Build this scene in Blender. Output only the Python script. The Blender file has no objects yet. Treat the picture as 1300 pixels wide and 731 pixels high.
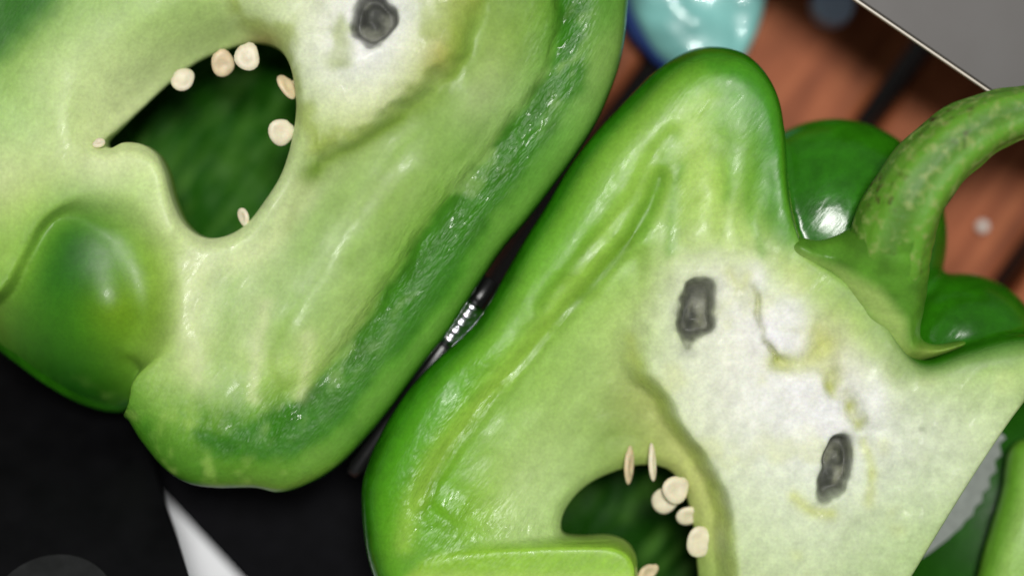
import bpy, bmesh, math, random
import numpy as np
from mathutils import Vector, Matrix, Quaternion

# ------------------------------------------------------------------ units
# 1 "unit" below = 1/7000 m (a seventh of a millimetre); x right, y down, z up,
# z = 0 is the cut plane of the peppers, z = -300 the table top (43 mm lower)
S = 1.0 / 7000.0
TZ = -300.0
CAM = 2660.0
def W(x, y, z=0.0):
    return Vector(((x - 650.0) * S, (365.5 - y) * S, (z - TZ) * S))
def K(x, y, z):
    """position of a sight line through (x, y) of the cut plane at height z"""
    k = (CAM - z) / CAM
    return (650 + (x - 650) * k, 365.5 + (y - 365.5) * k)

scene = bpy.context.scene
col = scene.collection
# ------------------------------------------------------------------ camera
cd = bpy.data.cameras.new('camera'); cam = bpy.data.objects.new('camera', cd); col.objects.link(cam)
cam.location = (0, 0, (CAM - TZ) * S)
cd.sensor_width = 36.0
cd.lens = 36.0 * CAM / 1300.0
cd.clip_start = 0.01; cd.clip_end = 50
cd.dof.use_dof = True
cd.dof.focus_distance = (CAM + 14) * S
cd.dof.aperture_fstop = 2.6
scene.camera = cam
# ------------------------------------------------------------------ light
w = bpy.data.worlds.new('World'); scene.world = w; w.use_nodes = True
w.node_tree.nodes['Background'].inputs[0].default_value = (0.95, 0.98, 1.0, 1)
w.node_tree.nodes['Background'].inputs[1].default_value = 0.20
def area(name, loc, target, sx, sy, power, color):
    l = bpy.data.lights.new(name, 'AREA'); l.shape = 'RECTANGLE'; l.size = sx; l.size_y = sy
    l.energy = power; l.color = color
    o = bpy.data.objects.new(name, l); col.objects.link(o); o.location = loc
    o.rotation_euler = (Vector(target) - Vector(loc)).to_track_quat('-Z', 'Y').to_euler()
    return o
area('window_light', (0.08, 0.22, 1.32), (0.0, 0.0, 0.03), 0.30, 0.24, 12.6, (1.0, 0.985, 0.955))
scene.view_settings.view_transform = 'Standard'
scene.view_settings.look = 'None'
scene.view_settings.exposure = 0.08
scene.view_settings.gamma = 1.0

# ------------------------------------------------------------------ helpers
def lin(c):
    c = np.asarray(c, float) / 255.0
    return np.where(c <= 0.04045, c / 12.92, ((c + 0.055) / 1.055) ** 2.4)
def sm(a, b, x):
    t = np.clip((x - a) / (b - a), 0, 1)
    return t * t * (3 - 2 * t)
def spline(pts, closed=True, n=6):
    p = np.asarray(pts, float); N = len(p); out = []
    for i in range(N if closed else N - 1):
        if closed:
            a, b, c, d = p[i - 1], p[i], p[(i + 1) % N], p[(i + 2) % N]
        else:
            a, b, c, d = p[max(i - 1, 0)], p[i], p[i + 1], p[min(i + 2, N - 1)]
        for k in range(n):
            t = k / n
            out.append(0.5 * ((2 * b) + (c - a) * t + (2 * a - 5 * b + 4 * c - d) * t * t + (3 * b - a - 3 * c + d) * t ** 3))
    if not closed: out.append(p[-1])
    return np.array(out)
def line_d(pts, X, Y, closed=False):
    p = np.asarray(pts, float)
    best = np.full(X.shape, 1e9)
    n = len(p)
    for i in range(n if closed else n - 1):
        a = p[i]; b = p[(i + 1) % n]; e = b - a; L = e @ e + 1e-9
        t = np.clip(((X - a[0]) * e[0] + (Y - a[1]) * e[1]) / L, 0, 1)
        best = np.minimum(best, (X - a[0] - t * e[0]) ** 2 + (Y - a[1] - t * e[1]) ** 2)
    return np.sqrt(best)
def poly_d(pts, X, Y, n=6):
    """signed distance, positive inside"""
    p = spline(pts, True, n) if n > 1 else np.asarray(pts, float)
    d = line_d(p, X, Y, True)
    ins = np.zeros(X.shape, bool)
    for i in range(len(p)):
        x0, y0 = p[i - 1]; x1, y1 = p[i]
        if y0 == y1: continue
        c = ((y0 > Y) != (y1 > Y)) & (X < (x1 - x0) * (Y - y0) / (y1 - y0) + x0)
        ins ^= c
    return np.where(ins, d, -d)
def stroke(pts, width, X, Y, taper=True):
    return np.exp(-(line_d(spline(pts, False, 5), X, Y) / width) ** 2)
def tps(pts, vals, X, Y, reg=40.0):
    p = np.asarray(pts, float) / 100.0; v = np.asarray(vals, float)
    if v.ndim == 1: v = v[:, None]
    N = len(p)
    def phi(r2): return 0.5 * r2 * np.log(r2 + 1e-9)
    r2 = ((p[:, None] - p[None]) ** 2).sum(-1)
    A = np.zeros((N + 3, N + 3)); A[:N, :N] = phi(r2) + np.eye(N) * reg / 1000.0
    A[:N, N] = 1; A[:N, N + 1:] = p; A[N, :N] = 1; A[N + 1:, :N] = p.T
    B = np.zeros((N + 3, v.shape[1])); B[:N] = v
    c = np.linalg.solve(A, B)
    x = X / 100.0; y = Y / 100.0
    out = [np.full(X.shape, c[N, k]) + c[N + 1, k] * x + c[N + 2, k] * y for k in range(v.shape[1])]
    for i in range(N):
        f = phi((x - p[i, 0]) ** 2 + (y - p[i, 1]) ** 2)
        for k in range(v.shape[1]): out[k] = out[k] + c[i, k] * f
    return out[0] if len(out) == 1 else np.stack(out, -1)
def vnoise(X, Y, scale, seed=0):
    r = np.random.RandomState(seed); T = r.rand(64, 64)
    x = X / scale; y = Y / scale
    i = np.floor(x).astype(int); j = np.floor(y).astype(int); fx = x - i; fy = y - j
    fx = fx * fx * (3 - 2 * fx); fy = fy * fy * (3 - 2 * fy)
    g = lambda a, b: T[a % 64, b % 64]
    return (g(i, j) * (1 - fx) + g(i + 1, j) * fx) * (1 - fy) + (g(i, j + 1) * (1 - fx) + g(i + 1, j + 1) * fx) * fy
def fbm(X, Y, scale, seed=0, o=3):
    return sum(vnoise(X, Y, scale / 2 ** k, seed + k) * 0.5 ** k for k in range(o)) / sum(0.5 ** k for k in range(o)) - 0.5
def smin(a, b, k):
    h = np.clip(0.5 + 0.5 * (b - a) / k, 0, 1)
    return b * (1 - h) + a * h - k * h * (1 - h)
def smax(a, b, k): return -smin(-a, -b, k)

def surface_nets(F, org, h):
    s = F > 0
    cnt = np.zeros(tuple(n - 1 for n in F.shape), np.int8)
    off = [(a, b, c) for a in (0, 1) for b in (0, 1) for c in (0, 1)]
    nx, ny, nz = cnt.shape
    for a, b, c in off: cnt += s[a:a + nx, b:b + ny, c:c + nz]
    ci, cj, ck = np.nonzero((cnt > 0) & (cnt < 8))
    idx = np.full(cnt.shape, -1, np.int32); idx[ci, cj, ck] = np.arange(len(ci))
    acc = np.zeros((len(ci), 3)); num = np.zeros(len(ci))
    for u in off:
        for ax in range(3):
            if u[ax]: continue
            v = list(u); v[ax] = 1
            fa = F[ci + u[0], cj + u[1], ck + u[2]]; fb = F[ci + v[0], cj + v[1], ck + v[2]]
            m = (fa > 0) != (fb > 0)
            t = np.where(m, fa / np.where(m, fa - fb, 1), 0)
            p = np.tile(np.array(u, float), (len(ci), 1)); p[:, ax] = t
            acc += p * m[:, None]; num += m
    V = (np.stack([ci, cj, ck], 1) + acc / num[:, None]) * h + np.asarray(org, float)
    Q = []
    for ax in range(3):
        sl0 = [slice(None)] * 3; sl1 = [slice(None)] * 3
        sl0[ax] = slice(0, -1); sl1[ax] = slice(1, None)
        a = s[tuple(sl0)]; b = s[tuple(sl1)]
        e = np.stack(np.nonzero(a != b), 1)
        o1, o2 = (ax + 1) % 3, (ax + 2) % 3
        e = e[(e[:, o1] > 0) & (e[:, o2] > 0) & (e[:, o1] < F.shape[o1] - 1) & (e[:, o2] < F.shape[o2] - 1)]
        ina = a[e[:, 0], e[:, 1], e[:, 2]]
        def cell(d1, d2):
            c = e.copy(); c[:, o1] -= d1; c[:, o2] -= d2
            return idx[c[:, 0], c[:, 1], c[:, 2]]
        q = np.stack([cell(1, 1), cell(0, 1), cell(0, 0), cell(1, 0)], 1)
        q[~ina] = q[~ina][:, ::-1]
        Q.append(q)
    return V, np.concatenate(Q)
def relax(V, Q, it=3, lam=0.5):
    a = np.concatenate([Q[:, i] for i in range(4)] * 2)
    b = np.concatenate([Q[:, (i + 1) % 4] for i in range(4)] + [Q[:, (i - 1) % 4] for i in range(4)])
    n = len(V); deg = np.maximum(np.bincount(a, minlength=n), 1)
    for _ in range(it):
        M = np.stack([np.bincount(a, V[b, k], n) for k in range(3)], 1) / deg[:, None]
        V = V + lam * (M - V)
    return V
def normals(V, Q):
    fn = np.cross(V[Q[:, 2]] - V[Q[:, 0]], V[Q[:, 3]] - V[Q[:, 1]])
    N = np.zeros_like(V)
    for k in range(3):
        for i in range(4): N[:, k] += np.bincount(Q[:, i], fn[:, k], len(V))
    return N / (np.linalg.norm(N, axis=1)[:, None] + 1e-12)
def grid3(x0, x1, y0, y1, z0, z1, h):
    return (np.arange(x0, x1 + h, h), np.arange(y0, y1 + h, h), np.arange(z0, z1 + h, h))
def to_world(V):
    return np.stack([(V[:, 0] - 650) * S, (365.5 - V[:, 1]) * S, (V[:, 2] - TZ) * S], 1)

def tag(o, label=None, cat=None, group=None, kind=None):
    if label: o['label'] = label
    if cat: o['category'] = cat
    if group: o['group'] = group
    if kind: o['kind'] = kind
    return o
def empty(name, loc):
    o = bpy.data.objects.new(name, None); o.location = loc; o.empty_display_size = 0.01
    col.objects.link(o); return o
def mesh_obj(name, V, Q, mat, parent=None, N=None, colr=None, attrs=None):
    """V in world space"""
    me = bpy.data.meshes.new(name)
    base = np.array(parent.location if parent else (0, 0, 0)) if (parent and parent.parent is None) else np.zeros(3)
    if parent and parent.parent is not None: base = np.array(parent.parent.location)
    P = np.asarray(V) - base
    me.from_pydata(P.tolist(), [], [list(map(int, q)) for q in Q]) if not isinstance(Q, np.ndarray) else None
    if isinstance(Q, np.ndarray):
        me.vertices.add(len(P)); me.vertices.foreach_set('co', P.astype(np.float32).ravel())
        me.loops.add(Q.size); me.loops.foreach_set('vertex_index', Q.astype(np.int32).ravel())
        me.polygons.add(len(Q)); me.polygons.foreach_set('loop_start', np.arange(0, Q.size, Q.shape[1], dtype=np.int32))
        me.update(calc_edges=True)
    if colr is not None:
        a = me.attributes.new('Col', 'FLOAT_COLOR', 'POINT')
        a.data.foreach_set('color', np.concatenate([colr, np.ones((len(P), 1))], 1).astype(np.float32).ravel())
    for k, v in (attrs or {}).items():
        a = me.attributes.new(k, 'FLOAT', 'POINT'); a.data.foreach_set('value', np.asarray(v, np.float32))
    me.validate()
    me.polygons.foreach_set('use_smooth', np.ones(len(me.polygons), bool))
    if N is not None: me.normals_split_custom_set_from_vertices(N.tolist())
    me.materials.append(mat)
    o = bpy.data.objects.new(name, me); col.objects.link(o)
    if parent: o.parent = parent
    return o
def bm_obj(name, bm, mat, parent=None, smooth=False, base=None):
    """bm in world space"""
    me = bpy.data.meshes.new(name)
    b = base if base is not None else (parent.location if parent and parent.parent is None else (parent.parent.location if parent else Vector((0, 0, 0))))
    bmesh.ops.translate(bm, verts=bm.verts, vec=-Vector(b))
    bmesh.ops.recalc_face_normals(bm, faces=bm.faces)
    bm.to_mesh(me); bm.free()
    for p in me.polygons: p.use_smooth = smooth
    me.materials.append(mat)
    o = bpy.data.objects.new(name, me); col.objects.link(o)
    if parent: o.parent = parent
    elif base is not None: o.location = base
    return o
def prism(bm, pts, z0, z1, bevel=0.0, seg=2, zf=None):
    """pts in units (x, y); z in units; zf(x, y) adds height"""
    zf = zf or (lambda x, y: 0)
    lo = [bm.verts.new(W(x, y, z0 + zf(x, y))) for x, y in pts]
    hi = [bm.verts.new(W(x, y, z1 + zf(x, y))) for x, y in pts]
    n = len(pts)
    fs = [bm.faces.new(lo), bm.faces.new(hi[::-1])]
    for i in range(n): fs.append(bm.faces.new((lo[i], lo[(i + 1) % n], hi[(i + 1) % n], hi[i])))
    if bevel > 0:
        ed = set()
        for f in fs: ed.update(f.edges)
        bmesh.ops.bevel(bm, geom=list(ed), offset=bevel * S, segments=seg, profile=0.5, affect='EDGES')

# ------------------------------------------------------------------ materials
def new_mat(name):
    m = bpy.data.materials.new(name); m.use_nodes = True
    nt = m.node_tree; return m, nt, nt.nodes['Principled BSDF']
def nd(nt, t, **kw):
    n = nt.nodes.new(t)
    for k, v in kw.items(): setattr(n, k, v)
    return n
def ramp(nt, src, stops):
    r = nd(nt, 'ShaderNodeValToRGB'); e = r.color_ramp.elements
    while len(e) < len(stops): e.new(0.5)
    for x, (p, c) in zip(e, stops):
        x.position = p; x.color = (*c, 1) if len(c) == 3 else c
    nt.links.new(src, r.inputs[0]); return r
def math_n(nt, op, a, b=None, c=None):
    n = nd(nt, 'ShaderNodeMath', operation=op)
    for i, v in enumerate((a, b, c)):
        if v is None: continue
        if isinstance(v, (int, float)): n.inputs[i].default_value = v
        else: nt.links.new(v, n.inputs[i])
    return n.outputs[0]

def pepper_material():
    m, nt, bs = new_mat('pepper_flesh_and_skin')
    L = nt.links.new
    c = nd(nt, 'ShaderNodeAttribute', attribute_name='Col')
    ro = nd(nt, 'ShaderNodeAttribute', attribute_name='rough')
    wet = nd(nt, 'ShaderNodeAttribute', attribute_name='wet')
    tc = nd(nt, 'ShaderNodeTexCoord')
    mp = nd(nt, 'ShaderNodeMapping'); L(tc.outputs['Object'], mp.inputs[0])
    mp.inputs['Rotation'].default_value = (0, 0, math.radians(53))     # stretched along the pepper walls
    mp.vector_type = 'TEXTURE'; mp.inputs['Scale'].default_value = (2.6, 1.0, 1.0)
    n1 = nd(nt, 'ShaderNodeTexNoise'); L(mp.outputs[0], n1.inputs['Vector']); n1.inputs['Scale'].default_value = 750; n1.inputs['Detail'].default_value = 2; n1.inputs['Roughness'].default_value = .62
    n2 = nd(nt, 'ShaderNodeTexNoise'); L(tc.outputs['Object'], n2.inputs['Vector']); n2.inputs['Scale'].default_value = 420; n2.inputs['Detail'].default_value = 5
    n3 = nd(nt, 'ShaderNodeTexNoise'); L(mp.outputs[0], n3.inputs['Vector']); n3.inputs['Scale'].default_value = 260; n3.inputs['Detail'].default_value = 5; n3.inputs['Roughness'].default_value = .6
    # colour: fine cell mottling
    f = math_n(nt, 'MULTIPLY_ADD', n2.outputs['Fac'], 0.30, 0.85)
    f2 = math_n(nt, 'MULTIPLY_ADD', n3.outputs['Fac'], 0.36, 0.82)
    f = math_n(nt, 'MULTIPLY', f, f2)
    n4 = nd(nt, 'ShaderNodeTexNoise'); L(tc.outputs['Object'], n4.inputs['Vector']); n4.inputs['Scale'].default_value = 1500; n4.inputs['Detail'].default_value = 2
    f = math_n(nt, 'MULTIPLY', f, math_n(nt, 'MULTIPLY_ADD', n4.outputs['Fac'], 0.34, 0.84))
    mx = nd(nt, 'ShaderNodeVectorMath', operation='SCALE'); L(c.outputs['Color'], mx.inputs[0]); L(f, mx.inputs['Scale'])
    L(mx.outputs[0], bs.inputs['Base Color'])
    r = math_n(nt, 'MULTIPLY_ADD', n2.outputs['Fac'], 0.16, -0.08)
    r = math_n(nt, 'ADD', ro.outputs['Fac'], r)
    L(r, bs.inputs['Roughness'])
    b1 = nd(nt, 'ShaderNodeBump'); b1.inputs['Distance'].default_value = 0.0012
    L(math_n(nt, 'MULTIPLY', wet.outputs['Fac'], 0.6), b1.inputs['Strength']); L(n1.outputs['Fac'], b1.inputs['Height'])
    b2 = nd(nt, 'ShaderNodeBump'); b2.inputs['Distance'].default_value = 0.0005; b2.inputs['Strength'].default_value = 0.07
    # juice film: a smooth coat over the flesh, broken into beads
    n5 = nd(nt, 'ShaderNodeTexNoise'); L(mp.outputs[0], n5.inputs['Vector']); n5.inputs['Scale'].default_value = 620; n5.inputs['Detail'].default_value = 1.5
    b3 = nd(nt, 'ShaderNodeBump'); b3.inputs['Distance'].default_value = 0.0016
    L(math_n(nt, 'MULTIPLY_ADD', wet.outputs['Fac'], 0.7, 0.06), b3.inputs['Strength']); L(n5.outputs['Fac'], b3.inputs['Height'])
    L(b3.outputs[0], bs.inputs['Coat Normal'])
    coat = nd(nt, 'ShaderNodeAttribute', attribute_name='coat')
    n6 = nd(nt, 'ShaderNodeTexNoise'); L(mp.outputs[0], n6.inputs['Vector']); n6.inputs['Scale'].default_value = 480; n6.inputs['Detail'].default_value = 2
    bead = ramp(nt, n6.outputs['Fac'], [(0.50, (0.10, 0.10, 0.10)), (0.62, (1, 1, 1))])
    L(math_n(nt, 'MULTIPLY', coat.outputs['Fac'], bead.outputs[0]), bs.inputs['Coat Weight'])
    bs.inputs['Coat Roughness'].default_value = 0.10; bs.inputs['Coat IOR'].default_value = 1.36
    L(n2.outputs['Fac'], b2.inputs['Height']); L(b1.outputs[0], b2.inputs['Normal'])
    L(b2.outputs[0], bs.inputs['Normal'])
    bs.inputs['Subsurface Weight'].default_value = 0.22
    bs.inputs['Subsurface Radius'].default_value = (0.7, 1.0, 0.35)
    bs.inputs['Subsurface Scale'].default_value = 0.0014
    bs.inputs['IOR'].default_value = 1.40
    sp = nd(nt, 'ShaderNodeAttribute', attribute_name='spec'); L(sp.outputs['Fac'], bs.inputs['Specular IOR Level'])
    return m
MP = pepper_material()

def simple(name, rgb, rough=0.5, metal=0.0, noise=0.25, scale=200, bump=0.0, coat=0.0, sss=0.0, spec=0.5):
    m, nt, bs = new_mat(name); L = nt.links.new
    tc = nd(nt, 'ShaderNodeTexCoord')
    n = nd(nt, 'ShaderNodeTexNoise'); L(tc.outputs['Object'], n.inputs['Vector']); n.inputs['Scale'].default_value = scale; n.inputs['Detail'].default_value = 5
    c = np.array(rgb)
    r = ramp(nt, n.outputs['Fac'], [(0.3, tuple(c * (1 - noise))), (0.7, tuple(np.minimum(c * (1 + noise), 1)))])
    L(r.outputs[0], bs.inputs['Base Color'])
    L(math_n(nt, 'MULTIPLY_ADD', n.outputs['Fac'], 0.15, rough - 0.075), bs.inputs['Roughness'])
    bs.inputs['Metallic'].default_value = metal
    bs.inputs['Coat Weight'].default_value = coat; bs.inputs['Specular IOR Level'].default_value = spec
    if sss: bs.inputs['Subsurface Weight'].default_value = sss; bs.inputs['Subsurface Scale'].default_value = 0.001
    if bump:
        b = nd(nt, 'ShaderNodeBump'); b.inputs['Strength'].default_value = bump; b.inputs['Distance'].default_value = 0.001
        L(n.outputs['Fac'], b.inputs['Height']); L(b.outputs[0], bs.inputs['Normal'])
    return m

def wood_material():
    m, nt, bs = new_mat('varnished_wood'); L = nt.links.new
    tc = nd(nt, 'ShaderNodeTexCoord'); oi = nd(nt, 'ShaderNodeObjectInfo')
    mp = nd(nt, 'ShaderNodeMapping'); L(tc.outputs['Object'], mp.inputs[0])
    mp.inputs['Rotation'].default_value = (0, 0, math.radians(53.5)); mp.vector_type = 'TEXTURE'; mp.inputs['Scale'].default_value = (12, 1, 1)
    n = nd(nt, 'ShaderNodeTexNoise'); L(mp.outputs[0], n.inputs['Vector']); n.inputs['Scale'].default_value = 260; n.inputs['Detail'].default_value = 6; n.inputs['Distortion'].default_value = .6
    n2 = nd(nt, 'ShaderNodeTexNoise'); L(tc.outputs['Object'], n2.inputs['Vector']); n2.inputs['Scale'].default_value = 38; n2.inputs['Detail'].default_value = 3
    r = ramp(nt, n.outputs['Fac'], [(0.25, tuple(lin((124, 66, 40)))), (0.5, tuple(lin((164, 94, 60)))), (0.75, tuple(lin((186, 114, 76))))])
    r2 = ramp(nt, n2.outputs['Fac'], [(0.36, (0.62, 0.58, 0.46)), (0.62, (1.05, 1.03, 1.0))])
    mx = nd(nt, 'ShaderNodeMix', data_type='RGBA', blend_type='MULTIPLY'); mx.inputs[0].default_value = 1
    L(r.outputs[0], mx.inputs[6]); L(r2.outputs[0], mx.inputs[7]); L(mx.outputs[2], bs.inputs['Base Color'])
    bs.inputs['Roughness'].default_value = 0.6; bs.inputs['Specular IOR Level'].default_value = 0.2
    b = nd(nt, 'ShaderNodeBump'); b.inputs['Strength'].default_value = 0.2; b.inputs['Distance'].default_value = 0.0006
    L(n.outputs['Fac'], b.inputs['Height']); L(b.outputs[0], bs.inputs['Normal'])
    return m
M_WOOD = wood_material()
M_FLOOR = simple('dark_floor', (0.02, 0.017, 0.014), 0.8, noise=0.3, scale=20)
M_BLACK = simple('black_slate', (0.004, 0.004, 0.005), 0.5, noise=0.4, scale=300, bump=0.08, spec=0.03)
M_BLACKGLOSS = simple('black_gloss_plastic', (0.004, 0.004, 0.0045), 0.30, noise=0.3, scale=150, bump=0.02, spec=0.12)
M_GREYDISC = simple('dark_grey_rubber', (0.020, 0.021, 0.021), 0.55, noise=0.2, scale=300, spec=0.1)
M_WHITE = simple('white_paper', (0.90, 0.91, 0.93), 0.7, noise=0.03, scale=120, bump=0.05)
M_GREY = simple('grey_board', tuple(lin((80, 76, 73))), 0.5, noise=0.10, scale=60, bump=0.03)
M_EDGE = simple('pale_board_edge', tuple(lin((205, 195, 180))), 0.3, noise=0.1, scale=200)
M_TEAL = simple('teal_film', tuple(lin((140, 206, 200))), 0.34, noise=0.35, scale=60, bump=0.5, coat=0.4)
M_NAVY = simple('navy_film', tuple(lin((16, 44, 98))), 0.6, spec=0.15, noise=0.15, scale=150)
M_PALEBLUE = simple('pale_blue_plastic', tuple(lin((196, 212, 240))), 0.25, noise=0.06, scale=90)
M_CHROME = simple('chrome', (0.85, 0.86, 0.88), 0.16, metal=1.0, noise=0.06, scale=300)
M_STEEL = simple('brushed_steel', (0.30, 0.325, 0.30), 0.5, metal=0.3, noise=0.12, scale=500, bump=0.1)
M_HANDLE = simple('black_handle', (0.010, 0.010, 0.010), 0.3, noise=0.3, scale=200)
M_SEED = simple('pepper_seed', tuple(lin((236, 225, 196))), 0.45, noise=0.12, scale=500, bump=0.12, sss=0.2)
M_SEEDB = simple('browned_seed', tuple(lin((224, 204, 166))), 0.45, noise=0.2, scale=500, bump=0.12, sss=0.2)
M_DROP = simple('white_bead', (0.85, 0.82, 0.75), 0.2, noise=0.05, scale=200)

# ------------------------------------------------------------------ table (setting)
floor_bm = bmesh.new()
for v in ((-3, -3), (3, -3), (3, 3), (-3, 3)): floor_bm.verts.new((v[0], v[1], -0.72))
floor_bm.faces.new(floor_bm.verts)
tag(bm_obj('floor', floor_bm, M_FLOOR), kind='structure')
table = empty('table_top', (0, 0, 0)); tag(table, kind='structure')
d_ = np.array((-0.594, 0.804)); n_ = np.array((0.804, 0.594))
PITCH = 262 * (CAM + 300) / CAM; GAP = 32.0
p0 = np.array(K(1138, 108, TZ))
for i in range(-9, 7):
    c0 = p0 + n_ * (PITCH * (i + 0.5)); hw = (PITCH - GAP) / 2
    pts = [c0 + n_ * (sx * hw) + d_ * (sy * 2600) for sx, sy in ((-1, -1), (1, -1), (1, 1), (-1, 1))]
    bm = bmesh.new(); prism(bm, pts, TZ - 140, TZ, 14, 3)
    bm_obj('slat', bm, M_WOOD, table)
for sy in (-1.45, 1.45):
    c0 = p0 + d_ * (sy * 1500)
    bm = bmesh.new(); prism(bm, [c0 + n_ * a + d_ * b for a, b in ((-2700, -150), (2000, -150), (2000, 150), (-2700, 150))], TZ - 420, TZ - 139, 8, 2)
    bm_obj('crossbar', bm, M_WOOD, table)

# ------------------------------------------------------------------ pepper halves
VOX = 3.0
class Maps:
    def __init__(s, x0, x1, y0, y1, h=VOX):
        s.x = np.arange(x0, x1 + h, h); s.y = np.arange(y0, y1 + h, h); s.h = h
        s.X, s.Y = np.meshgrid(s.x, s.y, indexing='ij')
    def at(s, A, px, py):
        u = np.clip((px - s.x[0]) / s.h, 0, len(s.x) - 1.001); v = np.clip((py - s.y[0]) / s.h, 0, len(s.y) - 1.001)
        i = u.astype(int); j = v.astype(int); fu = u - i; fv = v - j
        if A.ndim == 3: fu = fu[:, None]; fv = fv[:, None]
        return (A[i, j] * (1 - fu) + A[i + 1, j] * fu) * (1 - fv) + (A[i, j + 1] * (1 - fu) + A[i + 1, j + 1] * fu) * fv
def body_f(D, Z, r, hup, R, H):
    zeq = -hup
    a = np.maximum(0, 1 - D / np.where(Z > zeq, r, R))
    b = np.where(Z > zeq, (Z - zeq) / hup, (zeq - Z) / H)
    p = np.where(Z > zeq, 2.7, 2.0)
    return 1 - (a ** p + b ** p) ** (1 / p)
def mix(A, c, m):
    return A * (1 - m[..., None]) + np.asarray(c) * m[..., None]

def build_half(root, M, D, T, hole, rmap, C, coremask, wetmap, roughmap, hup, R, H, ztop, lobes, skincol, cavcol, lobecol, holew, sk0, sk1):
    x, y = M.x, M.y; z = np.arange(-hup - H - 2 * VOX, ztop + 2 * VOX, VOX)
    F = np.empty((len(x), len(y), len(z)), np.float32)
    rib = 34 * fbm((M.X * -0.6 + M.Y * 0.8) * 0.3, M.X * 0.8 + M.Y * 0.6, 44, 15) + 14 * fbm(M.X, M.Y, 40, 17)
    for k, zz in enumerate(z):
        b = body_f(D, zz, rmap, hup, R, H)
        bp = b * np.where(zz > -hup, np.minimum(rmap, hup), 170.0)
        top = T - zz
        sol = smin(bp, top, 6.0)
        wz = np.clip((-zz - holew[0]) * holew[1], 0, 230)
        cav = np.minimum(hole + wz, b * 200 - 30 - rib)
        sol = smin(sol, -cav, 8.0)
        for (cx, cy, cz, rx, ry, rz) in lobes:
            e = 1 - np.sqrt(((M.X - cx) / rx) ** 2 + ((M.Y - cy) / ry) ** 2 + ((zz - cz) / rz) ** 2)
            sol = smax(sol, e * min(rx, ry, rz), 10.0)
        F[:, :, k] = np.clip(sol, -60, 60)
    F[0] = F[-1] = -1; F[:, 0] = F[:, -1] = -1; F[:, :, 0] = F[:, :, -1] = -1
    V, Q = surface_nets(F, (x[0], y[0], z[0]), VOX)
    V = relax(V, Q, 4, 0.5)
    px, py, pz = V.T
    Dv = M.at(D, px, py); Tv = M.at(T, px, py); Cv = M.at(C, px, py); hv = M.at(hole, px, py); rv = M.at(rmap, px, py)
    cm = M.at(coremask, px, py); wt = M.at(wetmap, px, py); rg = M.at(roughmap, px, py)
    bv = body_f(Dv, pz, rv, hup, R, H)
    outer = (np.abs(bv) < 0.09).astype(float) * (1 - sm(0, 20, hv))
    outer = np.where(Dv < -3, 1.0, outer)
    for (cx, cy, cz, rx, ry, rz) in lobes:
        e = 1 - np.sqrt(((px - cx) / rx) ** 2 + ((py - cy) / ry) ** 2 + ((pz - cz) / rz) ** 2)
        outer = np.maximum(outer, 1 - sm(0.02, 0.06, np.abs(e)))
    skin = outer * (1 - sm(sk0, sk1, pz))
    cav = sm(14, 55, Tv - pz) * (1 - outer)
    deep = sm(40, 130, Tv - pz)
    colv = mix(Cv, cavcol[0], cav); colv = mix(colv, cavcol[1], cav * deep)  # lining colour darkens with depth: shade inside the mouth put into the colour
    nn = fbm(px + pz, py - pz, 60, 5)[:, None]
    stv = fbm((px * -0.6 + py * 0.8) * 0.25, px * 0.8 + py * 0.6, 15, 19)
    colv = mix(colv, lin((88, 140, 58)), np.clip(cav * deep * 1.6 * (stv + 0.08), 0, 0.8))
    colv = mix(colv, lobecol * 1.0, skin * sm(-40, -110, pz)) if False else colv
    sk = np.asarray(skincol) * (1 + 0.7 * nn + 0.5 * fbm(px + 0.7 * pz, py + 0.7 * pz, 18, 25)[:, None])
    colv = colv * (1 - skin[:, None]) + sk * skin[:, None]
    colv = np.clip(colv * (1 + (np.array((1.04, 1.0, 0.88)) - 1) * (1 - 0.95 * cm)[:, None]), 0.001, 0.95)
    wt = wt * (1 - skin) * (1 - 0.7 * cav) + 0.09 * skin; rg = rg * (1 - skin) + 0.20 * skin; rg = rg * (1 - cav) + 0.5 * cav
    P = to_world(V); Qw = Q.copy()
    # the y flip mirrors: make the winding outward
    a, b, c = P[Qw[:, 0]], P[Qw[:, 1]], P[Qw[:, 2]]
    if np.einsum('ij,ij->i', a, np.cross(b, c)).sum() < 0: Qw = Qw[:, ::-1].copy()
    N = normals(P, Qw)
    q_s = skin[Q].mean(1) > 0.5
    q_c = (cm[Q].mean(1) > 0.5) & ~q_s & ((Tv - pz)[Q].mean(1) < 30)
    q_v = (cav[Q].mean(1) > 0.5) & ~q_s & ~q_c
    q_f = ~(q_s | q_c | q_v)
    out = {}
    for name, msk in (('skin', q_s), ('core', q_c), ('cavity_wall', q_v), ('flesh', q_f)):
        q = Qw[msk]
        if not len(q): continue
        used, inv = np.unique(q, return_inverse=True)
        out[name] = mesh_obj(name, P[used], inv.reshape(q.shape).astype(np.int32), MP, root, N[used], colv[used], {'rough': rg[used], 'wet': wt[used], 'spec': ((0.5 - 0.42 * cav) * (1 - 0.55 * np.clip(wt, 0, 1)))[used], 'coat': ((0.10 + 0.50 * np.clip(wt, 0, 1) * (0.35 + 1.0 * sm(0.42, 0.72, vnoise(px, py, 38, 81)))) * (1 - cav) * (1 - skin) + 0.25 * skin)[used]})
    return out

def surf(M, T, x, y):
    return float(M.at(T, np.array([float(x)]), np.array([float(y)]))[0])

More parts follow.
